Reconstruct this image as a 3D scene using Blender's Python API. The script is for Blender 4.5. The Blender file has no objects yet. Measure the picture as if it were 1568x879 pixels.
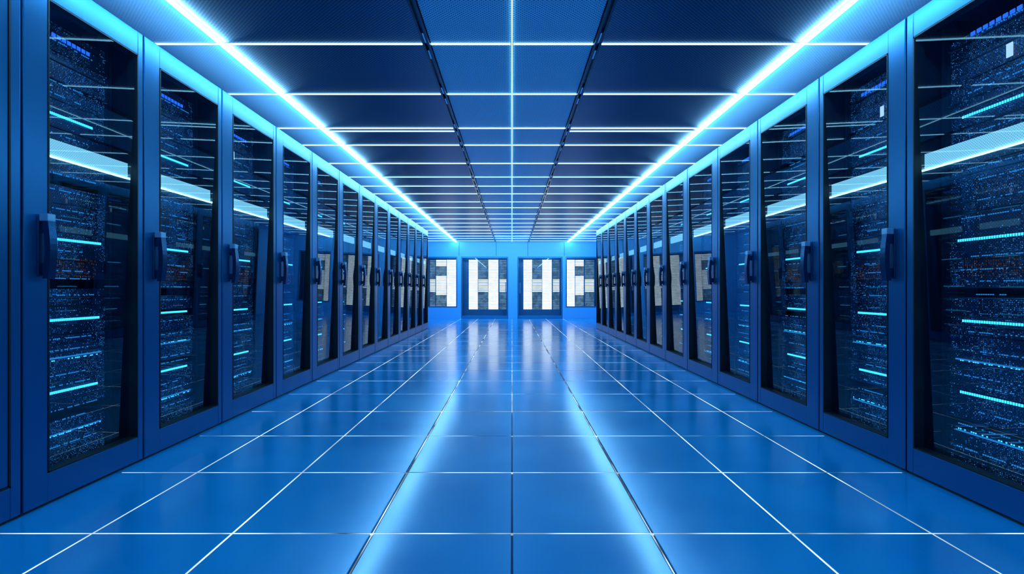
import bpy, bmesh, math, random
from mathutils import Vector, Matrix
random.seed(4)
scene = bpy.context.scene
scene.view_settings.view_transform = 'Standard'

# ------------------------------------------------------------------ materials
def new_mat(name):
    m = bpy.data.materials.new(name); m.use_nodes = True
    nt = m.node_tree; nt.nodes.clear()
    out = nt.nodes.new('ShaderNodeOutputMaterial')
    return m, nt, out

def principled(nt, out, col, rough, metal=0.0, coat=0.0, spec=0.5):
    p = nt.nodes.new('ShaderNodeBsdfPrincipled')
    p.inputs['Base Color'].default_value = (*col, 1)
    p.inputs['Roughness'].default_value = rough
    p.inputs['Metallic'].default_value = metal
    p.inputs['Coat Weight'].default_value = coat
    p.inputs['Specular IOR Level'].default_value = spec
    nt.links.new(p.outputs[0], out.inputs[0])
    return p

def metal_mat(name, col, rough, metal=0.4, coat=0.0, var=0.15):
    m, nt, out = new_mat(name)
    p = principled(nt, out, col, rough, metal, coat)
    tc = nt.nodes.new('ShaderNodeTexCoord')
    n = nt.nodes.new('ShaderNodeTexNoise'); n.inputs['Scale'].default_value = 3.0
    n.inputs['Detail'].default_value = 3
    nt.links.new(tc.outputs['Object'], n.inputs['Vector'])
    mr = nt.nodes.new('ShaderNodeMapRange')
    mr.inputs['To Min'].default_value = rough*(1-var); mr.inputs['To Max'].default_value = rough*(1+var)
    nt.links.new(n.outputs['Fac'], mr.inputs['Value'])
    nt.links.new(mr.outputs[0], p.inputs['Roughness'])
    return m

def emit_mat(name, col, strength, noise=None, sample=False):
    m, nt, out = new_mat(name)
    if not sample: m.cycles.emission_sampling = 'NONE'
    e = nt.nodes.new('ShaderNodeEmission')
    e.inputs[0].default_value = (*col, 1); e.inputs[1].default_value = strength
    nt.links.new(e.outputs[0], out.inputs[0])
    if noise:
        sc, lo, hi = noise
        tc = nt.nodes.new('ShaderNodeTexCoord')
        n = nt.nodes.new('ShaderNodeTexNoise'); n.inputs['Scale'].default_value = sc
        nt.links.new(tc.outputs['Object'], n.inputs['Vector'])
        mr = nt.nodes.new('ShaderNodeMapRange')
        mr.inputs['From Min'].default_value = 0.38; mr.inputs['From Max'].default_value = 0.62
        mr.inputs['To Min'].default_value = lo*strength; mr.inputs['To Max'].default_value = hi*strength
        nt.links.new(n.outputs['Fac'], mr.inputs['Value'])
        nt.links.new(mr.outputs[0], e.inputs[1])
    return m

def dot_fac(nt, scale, axes, thr):
    tc = nt.nodes.new('ShaderNodeTexCoord')
    sp = nt.nodes.new('ShaderNodeSeparateXYZ'); cb = nt.nodes.new('ShaderNodeCombineXYZ')
    nt.links.new(tc.outputs['Object'], sp.inputs[0])
    nt.links.new(sp.outputs[axes[0]], cb.inputs[0]); nt.links.new(sp.outputs[axes[1]], cb.inputs[1])
    mp = nt.nodes.new('ShaderNodeMapping'); mp.inputs['Rotation'].default_value = (0, 0, math.radians(45))
    nt.links.new(cb.outputs[0], mp.inputs['Vector'])
    v = nt.nodes.new('ShaderNodeTexVoronoi'); v.voronoi_dimensions = '2D'
    v.inputs['Scale'].default_value = scale; v.inputs['Randomness'].default_value = 0
    nt.links.new(mp.outputs[0], v.inputs['Vector'])
    mr = nt.nodes.new('ShaderNodeMapRange')
    mr.inputs['From Min'].default_value = thr; mr.inputs['From Max'].default_value = thr+0.08
    nt.links.new(v.outputs['Distance'], mr.inputs['Value'])
    return tc, sp, cb, mr.outputs[0]      # 0 in hole, 1 on metal

def dots_mat(name, c_base, c_hole, rough, scale, axes, metal=0.3, sparkle=None, thr=0.3, spec=0.5):
    m, nt, out = new_mat(name)
    m.cycles.emission_sampling = 'NONE'
    p = principled(nt, out, c_base, rough, metal, 0, spec)
    tc, sp, cb, fac = dot_fac(nt, scale, axes, thr)
    r = nt.nodes.new('ShaderNodeValToRGB')
    r.color_ramp.elements[0].position = 0; r.color_ramp.elements[0].color = (*c_hole, 1)
    r.color_ramp.elements[1].position = 1; r.color_ramp.elements[1].color = (*c_base, 1)
    nt.links.new(fac, r.inputs[0])
    nt.links.new(r.outputs[0], p.inputs['Base Color'])
    if sparkle:
        sc, col, st, prob = sparkle
        v2 = nt.nodes.new('ShaderNodeTexVoronoi'); v2.voronoi_dimensions = '2D'
        v2.inputs['Scale'].default_value = sc; v2.inputs['Randomness'].default_value = 0.25
        nt.links.new(cb.outputs[0], v2.inputs['Vector'])
        s2 = nt.nodes.new('ShaderNodeSeparateColor'); nt.links.new(v2.outputs['Color'], s2.inputs[0])
        n = nt.nodes.new('ShaderNodeTexNoise'); n.inputs['Scale'].default_value = 4.5
        nt.links.new(tc.outputs['Object'], n.inputs['Vector'])
        th = nt.nodes.new('ShaderNodeMapRange'); th.inputs['From Min'].default_value = 0.35; th.inputs['From Max'].default_value = 0.68
        th.inputs['To Min'].default_value = 0.95; th.inputs['To Max'].default_value = 1-prob
        nt.links.new(n.outputs['Fac'], th.inputs['Value'])
        g = nt.nodes.new('ShaderNodeMath'); g.operation = 'GREATER_THAN'
        nt.links.new(s2.outputs[0], g.inputs[0]); nt.links.new(th.outputs[0], g.inputs[1])
        l = nt.nodes.new('ShaderNodeMath'); l.operation = 'LESS_THAN'; l.inputs[1].default_value = 0.27
        nt.links.new(v2.outputs['Distance'], l.inputs[0])
        mu = nt.nodes.new('ShaderNodeMath'); mu.operation = 'MULTIPLY'
        nt.links.new(g.outputs[0], mu.inputs[0]); nt.links.new(l.outputs[0], mu.inputs[1])
        mu2 = nt.nodes.new('ShaderNodeMath'); mu2.operation = 'MULTIPLY'
        nt.links.new(mu.outputs[0], mu2.inputs[0])
        pw = nt.nodes.new('ShaderNodeMath'); pw.operation = 'POWER'; pw.inputs[1].default_value = 3
        nt.links.new(s2.outputs[1], pw.inputs[0])
        mv = nt.nodes.new('ShaderNodeMath'); mv.operation = 'MULTIPLY_ADD'; mv.inputs[1].default_value = st; mv.inputs[2].default_value = 0.14
        nt.links.new(pw.outputs[0], mv.inputs[0]); nt.links.new(mv.outputs[0], mu2.inputs[1])
        p.inputs['Emission Color'].default_value = (*col, 1)
        nt.links.new(mu2.outputs[0], p.inputs['Emission Strength'])
    return m

def glass_mat(name, tint, f0, fmax, rough=0.015):
    """thin sheet: Schlick-like reflectance, same from both faces"""
    m, nt, out = new_mat(name)
    t = nt.nodes.new('ShaderNodeBsdfTransparent'); t.inputs[0].default_value = (*tint, 1)
    g = nt.nodes.new('ShaderNodeBsdfGlossy'); g.inputs['Roughness'].default_value = rough
    g.inputs['Color'].default_value = (0.75, 0.9, 1, 1)
    f = nt.nodes.new('ShaderNodeLayerWeight'); f.inputs['Blend'].default_value = 0.5
    pw = nt.nodes.new('ShaderNodeMath'); pw.operation = 'POWER'; pw.inputs[1].default_value = 4.0
    nt.links.new(f.outputs['Facing'], pw.inputs[0])
    mr = nt.nodes.new('ShaderNodeMapRange'); mr.inputs['To Min'].default_value = f0; mr.inputs['To Max'].default_value = fmax
    nt.links.new(pw.outputs[0], mr.inputs['Value'])
    mx = nt.nodes.new('ShaderNodeMixShader')
    nt.links.new(mr.outputs[0], mx.inputs[0]); nt.links.new(t.outputs[0], mx.inputs[1])
    nt.links.new(g.outputs[0], mx.inputs[2]); nt.links.new(mx.outputs[0], out.inputs[0])
    return m

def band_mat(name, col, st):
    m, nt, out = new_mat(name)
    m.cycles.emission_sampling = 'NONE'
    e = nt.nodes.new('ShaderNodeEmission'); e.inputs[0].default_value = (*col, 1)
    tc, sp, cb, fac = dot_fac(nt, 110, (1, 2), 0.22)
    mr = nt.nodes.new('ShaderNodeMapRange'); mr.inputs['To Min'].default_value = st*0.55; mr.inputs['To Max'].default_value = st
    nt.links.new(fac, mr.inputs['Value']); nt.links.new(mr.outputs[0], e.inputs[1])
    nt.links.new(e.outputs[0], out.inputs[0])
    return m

M = {}
M['frame'] = metal_mat('cabinet_blue_metal', (0.002, 0.14, 0.33), 0.33, 0.62)
M['body'] = metal_mat('cabinet_dark_metal', (0.002, 0.012, 0.035), 0.5, 0.3)
M['gasket'] = metal_mat('black_gasket', (0.001, 0.006, 0.014), 0.5, 0.0)
M['glass'] = glass_mat('cabinet_glass', (0.80, 0.88, 1.0), 0.08, 0.7)
M['clear'] = glass_mat('door_glass', (0.95, 0.98, 1.0), 0.04, 0.7)
M['server'] = dots_mat('server_perforated_face', (0.005, 0.045, 0.12), (0.0, 0.002, 0.006), 0.4, 95, (1, 2),
                       sparkle=(125, (0.05, 0.38, 1.0), 0.9, 0.85))
M['bezel'] = metal_mat('server_bezel', (0.004, 0.03, 0.07), 0.35, 0.5)
M['led'] = emit_mat('led_cyan', (0.04, 0.58, 1.0), 2.4)
M['led_dim'] = emit_mat('led_dim', (0.02, 0.32, 0.85), 0.8)
M['led_blue'] = emit_mat('led_blue', (0.02, 0.16, 1.0), 1.3)
M['led_warm'] = emit_mat('led_warm', (1.0, 0.38, 0.2), 0.05)
M['led_white'] = emit_mat('led_white', (0.45, 0.75, 1.0), 1.2)
M['band'] = band_mat('strip_reflection_band', (0.26, 0.76, 1.0), 1.0)  # glow stands in for the ceiling strip mirrored in the glass
M['handle'] = metal_mat('handle_metal', (0.006, 0.07, 0.17), 0.25, 0.8)
M['handle_cap'] = metal_mat('handle_cap', (0.35, 0.6, 0.8), 0.25, 0.6)
CAB = ['frame', 'body', 'gasket', 'glass', 'server', 'bezel', 'led', 'led_dim', 'led_blue', 'led_warm', 'led_white', 'handle', 'handle_cap', 'band']

# ------------------------------------------------------------------ mesh builder
class MB:
    def __init__(self, mats, sx=1):
        self.v = []; self.f = []; self.mi = []; self.mats = mats; self.sx = sx
    def idx(self, m): return self.mats.index(m)
    def box(self, x0, x1, y0, y1, z0, z1, m, ch=0.0, shift=None):
        s = self.sx
        if s < 0: x0, x1 = -x1, -x0
        b = len(self.v); k = self.idx(m)
        if ch <= 0:
            self.v += [(x0,y0,z0),(x1,y0,z0),(x1,y1,z0),(x0,y1,z0),(x0,y0,z1),(x1,y0,z1),(x1,y1,z1),(x0,y1,z1)]
            for f in [(0,3,2,1),(4,5,6,7),(0,1,5,4),(1,2,6,5),(2,3,7,6),(3,0,4,7)]:
                self.f.append(tuple(b+i for i in f)); self.mi.append(k)
        else:
            bm = bmesh.new()
            bmesh.ops.create_cube(bm, size=1)
            for v in bm.verts:
                v.co = Vector(((x0+x1)/2+v.co.x*(x1-x0), (y0+y1)/2+v.co.y*(y1-y0), (z0+z1)/2+v.co.z*(z1-z0)))
            bmesh.ops.bevel(bm, geom=bm.edges[:], offset=ch, segments=2, affect='EDGES', profile=0.5)
            bm.verts.index_update()
            self.v += [tuple(v.co) for v in bm.verts]
            for f in bm.faces:
                self.f.append(tuple(b+v.index for v in f.verts)); self.mi.append(k)
            bm.free()
    def pane(self, xb, xt, y0, y1, z0, z1, m):
        s = self.sx; b = len(self.v)
        self.v += [(s*xb, y0, z0), (s*xb, y1, z0), (s*xt, y1, z1), (s*xt, y0, z1)]
        self.f.append((b, b+1, b+2, b+3)); self.mi.append(self.idx(m))
    def quad_xz(self, y, x0, x1, z0, z1, m):
        b = len(self.v)
        self.v += [(x0, y, z0), (x1, y, z0), (x1, y, z1), (x0, y, z1)]
        self.f.append((b, b+1, b+2, b+3)); self.mi.append(self.idx(m))
    def prism(self, pts, y0, y1, m):
        s = self.sx; b = len(self.v); n = len(pts); k = self.idx(m)
        self.v += [(s*x, y0, z) for x, z in pts] + [(s*x, y1, z) for x, z in pts]
        for i in range(n):
            j = (i+1) % n
            self.f.append((b+i, b+j, b+n+j, b+n+i)); self.mi.append(k)
        self.f.append(tuple(b+i for i in range(n))); self.mi.append(k)
        self.f.append(tuple(b+n+i for i in reversed(range(n)))); self.mi.append(k)
    def mesh(self, name):
        me = bpy.data.meshes.new(name)
        me.from_pydata(self.v, [], self.f)
        for m in self.mats: me.materials.append(M[m])
        me.polygons.foreach_set('material_index', self.mi)
        bm = bmesh.new(); bm.from_mesh(me)
        bmesh.ops.recalc_face_normals(bm, faces=bm.faces[:])
        bm.to_mesh(me); bm.free(); me.update()
        return me
    def obj(self, name, loc=(0,0,0)):
        o = bpy.data.objects.new(name, self.mesh(name)); o.location = loc
        scene.collection.objects.link(o); return o

# ------------------------------------------------------------------ dimensions
W = 2.0          # cabinet face x
EYE = 0.93
CT = 2.31        # cabinet top
CE = 2.43        # ceiling
FAR = 16.5
SIDE = 3.12
NEARY = -2.6

# ------------------------------------------------------------------ server cabinet
def cabinet_mesh(sx, seed, solid=False):
    rnd = random.Random(seed)
    L = 0.8; D = 1.0
    b = MB(CAB, sx)
    g = 0.006
    b.box(-D, -0.052, g, g+0.022, 0.0, CT-0.002, 'body')
    b.box(-D, -0.052, L-g-0.022, L-g, 0.0, CT-0.002, 'body')
    b.box(-D, -0.052, g+0.022, L-g-0.022, CT-0.03, CT-0.002, 'frame')
    b.box(-D, -0.052, g+0.022, L-g-0.022, 0.0, 0.06, 'body')
    b.box(-D, -D+0.02, g+0.022, L-g-0.022, 0.06, CT-0.03, 'body')
    n0, n1, f0, f1 = g, 0.135, L-0.05, L-g
    zb, zt = 0.138, 2.185
    b.box(-0.05, 0, n0, n1, 0.012, CT, 'frame', 0.004)
    b.box(-0.05, 0, f0, f1, 0.012, CT, 'frame', 0.004)
    b.box(-0.05, -0.001, n1-0.003, f0+0.003, zt, CT, 'frame', 0.004)
    b.box(-0.05, -0.001, n1-0.003, f0+0.003, 0.012, zb, 'frame', 0.004)
    b.box(-0.045, -0.012, g, L-g, 0.0, 0.014, 'gasket')
    t = 0.007
    b.box(-0.05, 0.002, n1, n1+t, zb, zt, 'gasket'); b.box(-0.05, 0.002, f0-t, f0, zb, zt, 'gasket')
    b.box(-0.05, 0.002, n1, f0, zt-t, zt, 'gasket'); b.box(-0.05, 0.002, n1, f0, zb, zb+t, 'gasket')
    hy = 0.098
    b.box(-0.002, 0.008, hy-0.026, hy+0.026, 0.985, 1.235, 'handle', 0.004)
    prof = []
    N = 10
    for i in range(N+1):
        u = i/N; z = 0.975+0.245*u; prof.append((0.044+0.010*math.sin(math.pi*u), z))
    for i in range(N, -1, -1):
        u = i/N; z = 0.975+0.245*u; prof.append((0.020+0.010*math.sin(math.pi*u), z))
    b.prism(prof, hy-0.020, hy+0.020, 'handle')
    b.box(0.004, 0.03, hy-0.012, hy+0.012, 1.0, 1.04, 'handle', 0.002)
    b.box(0.004, 0.03, hy-0.012, hy+0.012, 1.17, 1.21, 'handle', 0.002)
    b.box(0.008, 0.046, hy-0.022, hy+0.022, 1.218, 1.250, 'handle_cap', 0.003)
    if solid:
        b.box(-0.04, -0.001, n1+t, f0-t, zb+t, zt-t, 'frame', 0.004)
        for i in range(12):
            b.box(-0.003, 0.001, n1+0.1, f0-0.1, 0.3+i*0.03, 0.31+i*0.03, 'gasket')
        return b.mesh('server_cabinet')
    b.pane(-0.048, -0.002, n1+t, f0-t, zb+t, zt-t, 'glass')
    # added glowing bar behind the glass, imitating the reflected ceiling strip
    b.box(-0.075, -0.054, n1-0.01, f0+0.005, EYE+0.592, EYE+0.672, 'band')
    ry0, ry1 = 0.05, L-0.05
    for y0, y1 in ((ry0, ry0+0.02), (ry1-0.02, ry1)):
        b.box(-0.20, -0.14, y0, y1, 0.07, 2.26, 'bezel')
    z = 0.09
    while z < 2.2:
        h = rnd.choice([0.0445, 0.0889, 0.0889, 0.1334])
        if z+h > 2.25: break
        pr = rnd.uniform(-0.006, 0.006)
        b.box(-0.85, -0.152+pr, ry0+0.022, ry1-0.022, z+0.002, z+h-0.002, 'server')
        b.box(-0.153, -0.146+pr, ry0+0.022, ry0+0.04, z+0.004, z+h-0.004, 'bezel')
        b.box(-0.153, -0.146+pr, ry1-0.04, ry1-0.022, z+0.004, z+h-0.004, 'bezel')
        b.box(-0.153, -0.148+pr, ry0+0.04, ry1-0.04, z+0.002, z+0.006, 'bezel')
        z += h
        if rnd.random() < 0.12: z += 0.0445
    y0, y1 = 0.075, L-0.135
    def row(z, mat, h=0.012, w=0.008, pitch=0.0115, a=0.0, c=1.0, drop=0.0):
        y = y0+(y1-y0)*a
        while y < y0+(y1-y0)*c:
            if rnd.random() >= drop:
                b.box(-0.144, -0.141, y, y+w, z, z+h, mat)
            y += pitch
    j = lambda: rnd.uniform(-0.012, 0.012)
    for zz in (0.82, 0.235, -0.155, -0.50):
        row(EYE+zz+j(), 'led', 0.012, 0.007, 0.0125, 0, rnd.uniform(0.9, 1.0))
    for zz in (-0.33, -0.68):
        row(EYE+zz+j(), 'led_dim', 0.007)
        row(EYE+zz+j(), 'led', 0.005, 0.005, 0.0115, 0, 1, 0.55)
    for zz in (1.16, 0.97, 0.90, 0.72, 0.56, 0.48, 0.40, 0.33, 0.17, 0.10, 0.03, -0.05, -0.22, -0.27, -0.42, -0.46, -0.57, -0.62, -0.74):
        row(EYE+zz+j()*2, 'led_dim', 0.005, 0.006, 0.0115, rnd.uniform(0, .3), rnd.uniform(.75, 1.0), 0.35)
    row(EYE+1.18, 'led_blue', 0.018, 0.022, 0.032, 0.45, 0.85)
    for i in range(6):
        row(EYE+0.06+0.016*i, 'led_warm', 0.008, 0.003, 0.012, 0.1, 0.95, 0.45)
    if seed % 2 == 0:
        b.box(-0.144, -0.139, 0.38, 0.41, EYE+1.00, EYE+1.06, 'led_white', 0.002)
    return b.mesh('server_cabinet')

meshL = [cabinet_mesh(1, s) for s in (1, 2, 3)]
meshR = [cabinet_mesh(-1, s) for s in (4, 5, 6)]
solidL = cabinet_mesh(1, 9, True)

def edges_to_list(start, near_fill, end):
    e = list(start)
    while e[-1]+0.8 <= end+0.3: e.append(e[-1]+0.8)
    while e[0]-0.8 > near_fill: e.insert(0, e[0]-0.8)
    return e
eL = edges_to_list([2.133, 2.837, 3.604, 4.432, 5.229, 6.05], NEARY+0.2, 12.3)
eR = edges_to_list([2.653, 3.404, 4.255, 5.079, 5.96, 6.82], NEARY+0.2, 12.9)
def place(edges, meshes, x, side):
    for i in range(len(edges)-1):
        a, c = edges[i], edges[i+1]
        me = meshes[i % len(meshes)]
        if side < 0 and abs(c-2.133) < 1e-3: me = solidL
        o = bpy.data.objects.new('server_cabinet', me)
        o.location = (x, a, 0); o.scale = (1, (c-a)/0.8, 1)
        scene.collection.objects.link(o)
place(eL, meshL, -W, -1)
place(eR, meshR, W, 1)

# ------------------------------------------------------------------ floor
def tile_mat():
    m, nt, out = new_mat('floor_tile_glossy_blue')
    p = principled(nt, out, (0.012, 0.20, 0.56), 0.2, 0.0, 0.0, 0.5)
    p.inputs['IOR'].default_value = 2.1
    p.inputs['Specular Tint'].default_value = (0.7, 0.92, 1, 1)
    tc = nt.nodes.new('ShaderNodeTexCoord')
    n = nt.nodes.new('ShaderNodeTexNoise'); n.inputs['Scale'].default_value = 1.3; n.inputs['Detail'].default_value = 2
    nt.links.new(tc.outputs['Object'], n.inputs['Vector'])
    mr = nt.nodes.new('ShaderNodeMapRange'); mr.inputs['To Min'].default_value = 0.12; mr.inputs['To Max'].default_value = 0.22
    nt.links.new(n.outputs['Fac'], mr.inputs['Value']); nt.links.new(mr.outputs[0], p.inputs['Roughness'])
    r = nt.nodes.new('ShaderNodeValToRGB')
    r.color_ramp.elements[0].position = 0.35; r.color_ramp.elements[0].color = (0.0, 0.31, 0.70, 1)
    r.color_ramp.elements[1].position = 0.65; r.color_ramp.elements[1].color = (0.004, 0.40, 0.82, 1)
    nt.links.new(n.outputs['Fac'], r.inputs[0]); nt.links.new(r.outputs[0], p.inputs['Base Color'])
    return m
M['tile'] = tile_mat()
M['groove'] = metal_mat('floor_joint_dark', (0.003, 0.07, 0.19), 0.3, 0.7)
M['inlay'] = emit_mat('floor_inlay_emissive', (0.66, 0.90, 1.0), 1.7, (1.7, 0.3, 1.0))  # emissive floor lines, brightness broken up by noise
M['inlay2'] = emit_mat('floor_inlay_emissive_cross', (0.62, 0.88, 1.0), 1.8, (2.6, 0.06, 1.0))
b = MB(['groove', 'tile', 'inlay', 'inlay2'])
b.box(-SIDE, SIDE, NEARY, 20.2, -0.08, -0.006, 'groove')
TX = 0.533; TY = 0.662; Y0 = 1.99
xs = [TX*i for i in range(-6, 7)]
ys = [Y0+TY*i for i in range(-6, 28)]
gp = 0.0042
for i in range(len(xs)-1):
    for k in range(len(ys)-1):
        x0, x1 = max(xs[i], -SIDE), min(xs[i+1], SIDE)
        a0 = gp+ (0.003 if abs(abs(xs[i])-TX) < .01 else 0); a1 = gp+(0.003 if abs(abs(xs[i+1])-TX) < .01 else 0)
        b.box(x0+a0, x1-a1, ys[k]+gp, ys[k+1]-gp, -0.02, 0.0, 'tile', 0.0012)
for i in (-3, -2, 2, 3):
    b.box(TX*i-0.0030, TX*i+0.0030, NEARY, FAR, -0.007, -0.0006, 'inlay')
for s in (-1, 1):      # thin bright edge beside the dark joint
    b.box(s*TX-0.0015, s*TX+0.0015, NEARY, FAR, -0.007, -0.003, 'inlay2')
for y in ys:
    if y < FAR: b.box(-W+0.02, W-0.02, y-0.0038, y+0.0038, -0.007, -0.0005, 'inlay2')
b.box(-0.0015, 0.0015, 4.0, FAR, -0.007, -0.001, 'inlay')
floor = b.obj('floor')

# ------------------------------------------------------------------ ceiling
XS = 1.76
M['slab'] = metal_mat('ceiling_void', (0.002, 0.015, 0.03), 0.6, 0.0)
M['panel_dark'] = dots_mat('ceiling_panel_dark', (0.018, 0.15, 0.33), (0.001, 0.015, 0.04), 0.36, 62, (0, 1), 0.4, None, 0.30)
M['panel_mid'] = dots_mat('ceiling_panel_blue', (0.30, 0.80, 1.0), (0.03, 0.22, 0.45), 0.42, 62, (0, 1), 0.0, None, 0.24)
def margin_glow():
    """ceiling margin: strip light painted in as emission, fading with distance from the strip"""
    m, nt, out = new_mat('ceiling_margin_painted_glow')
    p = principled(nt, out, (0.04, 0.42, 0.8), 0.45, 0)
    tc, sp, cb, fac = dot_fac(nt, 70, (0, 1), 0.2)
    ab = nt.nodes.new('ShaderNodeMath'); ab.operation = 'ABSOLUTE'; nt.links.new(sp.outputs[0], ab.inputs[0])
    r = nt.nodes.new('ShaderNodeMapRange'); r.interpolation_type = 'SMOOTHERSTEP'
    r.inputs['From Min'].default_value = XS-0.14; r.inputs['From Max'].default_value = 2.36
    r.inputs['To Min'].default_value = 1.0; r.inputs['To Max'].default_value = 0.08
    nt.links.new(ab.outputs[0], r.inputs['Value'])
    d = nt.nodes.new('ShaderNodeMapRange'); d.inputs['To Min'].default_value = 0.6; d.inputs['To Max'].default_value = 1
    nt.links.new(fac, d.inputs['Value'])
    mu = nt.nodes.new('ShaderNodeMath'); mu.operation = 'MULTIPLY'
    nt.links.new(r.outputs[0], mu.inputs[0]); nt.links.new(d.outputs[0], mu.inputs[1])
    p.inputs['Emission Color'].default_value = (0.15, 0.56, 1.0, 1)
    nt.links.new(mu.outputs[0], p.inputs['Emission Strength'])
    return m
M['panel_glow'] = margin_glow()  # emission stands in for strip light falling on the ceiling margin
cy = [NEARY, -1.7, -0.9, -0.1, 0.7, 1.55, 2.37, 3.19, 4.01, 4.86, 5.43, 6.22, 6.98, 7.59, 8.2, 8.96, 9.6, 10.4]
while cy[-1]+0.72 < FAR-0.2: cy.append(cy[-1]+0.72)
b = MB(['slab', 'panel_dark', 'panel_mid', 'panel_glow'])
b.box(-SIDE, SIDE, NEARY, 20.2, CE+0.03, CE+0.12, 'slab')
cc = cy+[FAR]
for k in range(len(cc)-1):
    a, c = cc[k]+0.008, cc[k+1]-0.008
    for s in (-1, 1):
        def pb(x0, x1, m):
            if s < 0: x0, x1 = -x1, -x0
            b.box(x0, x1, a, c, CE, CE+0.03, m, 0.002)
        pb(0.007, 0.495, 'panel_mid'); pb(0.545, XS-0.008, 'panel_dark'); pb(XS+0.008, SIDE, 'panel_glow')
b.box(-SIDE, SIDE, FAR+0.02, 20.2, CE, CE+0.03, 'panel_dark')
b.obj('ceiling')

M['strip'] = emit_mat('led_strip_main', (0.27, 0.70, 1.0), 52.0, None, True)
M['strip_c'] = emit_mat('led_strip_centre', (0.32, 0.75, 1.0), 4.0, None, True)
M['strip_t'] = emit_mat('led_strip_cross', (0.30, 0.73, 1.0), 5.0, None, True)
M['alu'] = metal_mat('rail_aluminium', (0.25, 0.5, 0.7), 0.25, 0.9)
for s in (-1, 1):
    b = MB(['strip', 'alu'])
    x = s*XS
    b.box(x-0.009, x+0.009, NEARY+0.05, FAR-0.05, CE-0.024, CE-0.002, 'strip', 0.003)
    b.box(x-0.006, x+0.006, NEARY+0.05, FAR-0.05, CE-0.002, CE+0.028, 'alu')
    b.obj('ceiling_light_strip')
b = MB(['strip_c', 'alu'])
b.box(-0.0035, 0.0035, NEARY+0.05, FAR-0.05, CE-0.008, CE-0.001, 'strip_c')
b.box(-0.005, 0.005, NEARY+0.05, FAR-0.05, CE-0.001, CE+0.028, 'alu')
b.obj('ceiling_light_strip')
b = MB(['strip_t', 'alu'])
for y in cy[1:]:
    for x0, x1 in ((-2.6, -XS-0.02), (-XS+0.012, -0.547), (-0.495, -0.008), (0.008, 0.495), (0.547, XS-0.012), (XS+0.02, 2.6)):
        b.box(x0, x1, y-0.0050, y+0.0050, CE-0.006, CE, 'strip_t')
        b.box(x0, x1, y-0.007, y+0.007, CE, CE+0.028, 'alu')
    if abs(y-4.86) < .01:
        b.box(-XS+.02, -0.547, y+0.09, y+0.100, CE-0.006, CE+0.002, 'strip_t')
        b.box(0.547, XS-.02, y+0.09, y+0.100, CE-0.006, CE+0.002, 'strip_t')
b.obj('ceiling_cross_light_strips')
M['rail_dark'] = metal_mat('rail_dark', (0.005, 0.03, 0.07), 0.2, 0.9)
for s in (-1, 1):
    b = MB(['rail_dark', 'alu'])
    x = s*0.52
    b.box(x-0.022, x-0.008, NEARY+0.05, FAR-0.05, CE-0.018, CE+0.028, 'rail_dark', 0.002)
    b.box(x+0.008, x+0.022, NEARY+0.05, FAR-0.05, CE-0.018, CE+0.028, 'rail_dark', 0.002)
    b.box(x-0.008, x+0.008, NEARY+0.05, FAR-0.05, CE+0.004, CE+0.026, 'rail_dark')
    for y in cy[1:]:
        for d in (-0.16, 0.06):
            b.box(x-0.006, x+0.006, y+d, y+d+0.12, CE-0.016, CE+0.006, 'alu', 0.002)
    b.obj('ceiling_rail')

# ------------------------------------------------------------------ walls
M['wall'] = metal_mat('wall_blue_paint', (0.12, 0.50, 0.88), 0.45, 0.0)
M['wallframe'] = metal_mat('wall_frame_blue', (0.02, 0.22, 0.46), 0.35, 0.3)
for nm, x0, x1 in (('wall_left', -SIDE-0.1, -SIDE), ('wall_right', SIDE, SIDE+0.1)):
    b = MB(['wall']); b.box(x0, x1, NEARY, 20.2, -0.08, CE+0.12, 'wall'); b.obj(nm)
b = MB(['wall']); b.box(-SIDE, SIDE, NEARY-0.1, NEARY, -0.08, CE+0.12, 'wall'); b.obj('wall_rear')
b = MB(['wall']); b.box(-SIDE, SIDE, 20.2, 20.3, -0.08, CE+0.12, 'wall'); b.obj('wall_server_room')
op = [(-2.72, -1.73, 0.35, 1.955), (-1.61, -0.12, 0.0, 1.955), (0.17, 1.60, 0.0, 1.955), (1.70, 2.72, 0.35, 1.955)]
T0, T1 = FAR, FAR+0.12
b = MB(['wall', 'groove'])
b.box(-SIDE, SIDE, T0, T1, 1.955, CE, 'wall')
for x in (-1.67, 0.5, -0.5, 1.65):
    b.box(x-0.008, x+0.008, T0-0.003, T0+0.01, 1.99, CE-0.02, 'groove')
b.obj('wall_end')
for k, (x0, x1, z) in enumerate([(-SIDE, -2.72, 1.955), (2.72, SIDE, 1.955), (-1.73, -1.61, 1.955), (1.60, 1.70, 1.955), (-0.12, 0.17, 1.955), (-2.72, -1.73, 0.35), (1.70, 2.72, 0.35)]):
    b = MB(['wall']); b.box(x0, x1, T0, T1, 0, z, 'wall'); b.obj('wall_end_part_%d' % (k+1))  # end wall pieces around and below the openings
M['slat'] = emit_mat('rack_light_slat', (0.82, 0.93, 1.0), 1.6, (9, 0.8, 1.0))
M['slat_dim'] = emit_mat('rack_light_slat_dim', (0.30, 0.62, 0.95), 0.5, (9, 0.45, 1.0))
M['rack'] = metal_mat('rack_dark', (0.02, 0.13, 0.28), 0.4, 0.3)
nd = nw = 0
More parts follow.
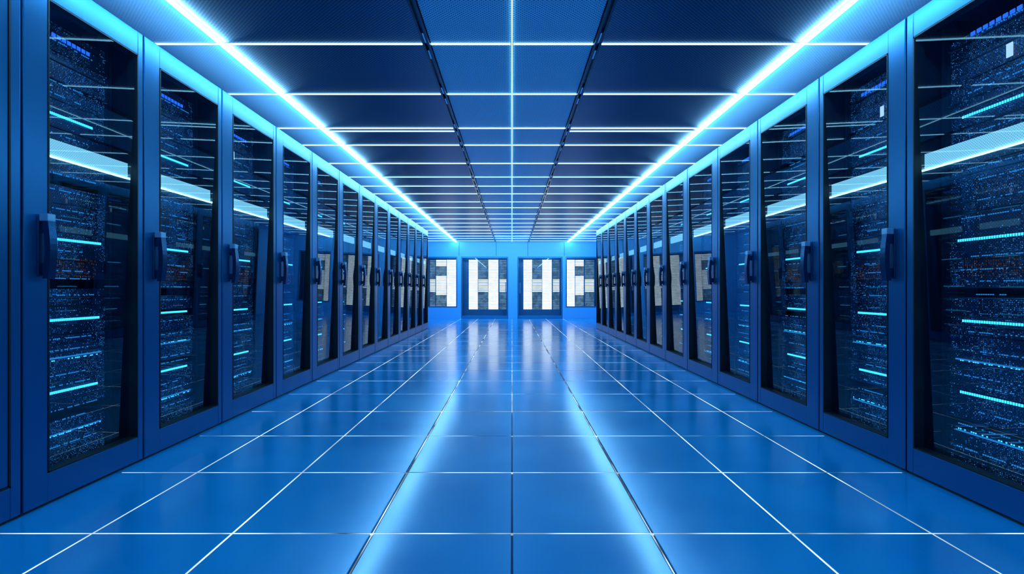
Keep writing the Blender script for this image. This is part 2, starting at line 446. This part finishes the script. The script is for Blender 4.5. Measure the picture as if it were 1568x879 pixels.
for i, (x0, x1, z0, z1) in enumerate(op):
    isdoor = i in (1, 2)
    b = MB(['wallframe', 'clear', 'handle', 'alu'])
    t = 0.035
    e = 0.002; x0 += e; x1 -= e; z1 -= e; z0 += e
    b.box(x0, x0+t, T0+0.02, T0+0.08, z0, z1, 'wallframe', 0.003); b.box(x1-t, x1, T0+0.02, T0+0.08, z0, z1, 'wallframe', 0.003)
    b.box(x0+t, x1-t, T0+0.02, T0+0.08, z1-t, z1, 'wallframe', 0.003)
    b.box(x0+t, x1-t, T0+0.02, T0+0.08, z0, z0+t*(2.5 if isdoor else 1), 'wallframe', 0.003)
    b.quad_xz(T0+0.045, x0+t, x1-t, z0+t, z1-t, 'clear')
    if isdoor:
        xm = x1-0.08 if i == 1 else x0+0.08
        b.box(xm-0.012, xm+0.012, T0-0.03, T0-0.015, 0.8, 1.15, 'alu', 0.003)
        b.box(xm-0.01, xm+0.01, T0-0.02, T0+0.03, 0.83, 0.86, 'alu'); b.box(xm-0.01, xm+0.01, T0-0.02, T0+0.03, 1.09, 1.12, 'alu')
        nd += 1; b.obj('door_%d' % nd)
    else:
        nw += 1; b.obj('window_%d' % nw)
    rnd = random.Random(20+i)
    b = MB(['rack', 'slat', 'slat_dim'])
    ry = T1+0.35
    X0, X1 = x0+0.02, x1-0.02
    b.box(X0, X1, ry, ry+0.5, 0.0, 2.1, 'rack')
    for x in (X0, X1-0.03): b.box(x, x+0.03, ry-0.06, ry, 0, 2.1, 'rack')
    w = X1-X0
    if isdoor: cols = [(0.13, 0.33, 1), (0.34, 0.56, 0), (0.57, 0.79, 1), (0.82, 0.97, 0)]
    elif i == 0: cols = [(0.04, 0.22, 0), (0.25, 0.60, 2), (0.62, 0.96, 1)]
    else: cols = [(0.04, 0.32, 1), (0.34, 0.62, 2), (0.66, 0.96, 0)]
    for a, c, kind in cols:
        z = 0.28
        while z < 1.86:
            hh = 0.040
            if kind == 1: b.box(X0+a*w, X0+c*w, ry-0.03, ry-0.005, z, z+0.045, 'slat')
            elif kind == 2:
                b.box(X0+a*w, X0+c*w, ry-0.025, ry-0.005, z, z+hh, 'slat' if (0.7 < z < 1.35 or z > 1.65) else 'slat_dim')
            else:
                mid = 0.85 < z < 1.25
                b.box(X0+a*w, X0+c*w, ry-0.02, ry-0.005, z, z+hh*0.8, 'slat' if mid else 'slat_dim')
            z += 0.052
    b.obj('illuminated_server_rack')

# unseen area lamps, added to brighten the end wall
for xx in (-1.1, 1.1):
    l = bpy.data.lights.new('end_wall_fill', 'AREA'); l.energy = 26; l.color = (0.28, 0.66, 1.0); l.shape = 'RECTANGLE'; l.size = 2.0; l.size_y = 0.12
    o = bpy.data.objects.new('end_wall_fill', l); o.location = (xx, 14.6, CE-0.06)
    o.rotation_euler = (math.radians(62), 0, 0); scene.collection.objects.link(o)
l = bpy.data.lights.new('server_room_lamp', 'AREA'); l.energy = 25; l.color = (0.3, 0.7, 1.0); l.shape = 'RECTANGLE'; l.size = 5.0; l.size_y = 0.2
o = bpy.data.objects.new('server_room_lamp', l); o.location = (0, FAR+0.3, CE-0.02); scene.collection.objects.link(o)

w = bpy.data.worlds.new('World'); scene.world = w; w.use_nodes = True
nt = w.node_tree
nt.nodes['Background'].inputs[0].default_value = (0.01, 0.05, 0.12, 1)
nt.nodes['Background'].inputs[1].default_value = 0.3

# ------------------------------------------------------------------ camera
cam = bpy.data.cameras.new('camera'); co = bpy.data.objects.new('camera', cam)
scene.collection.objects.link(co); co.location = (0, 0, EYE); co.rotation_euler = (math.radians(90), 0, 0)
cam.lens = 36*800/1568; cam.sensor_width = 36; cam.shift_y = 0.0022; cam.clip_start = 0.02
scene.camera = co
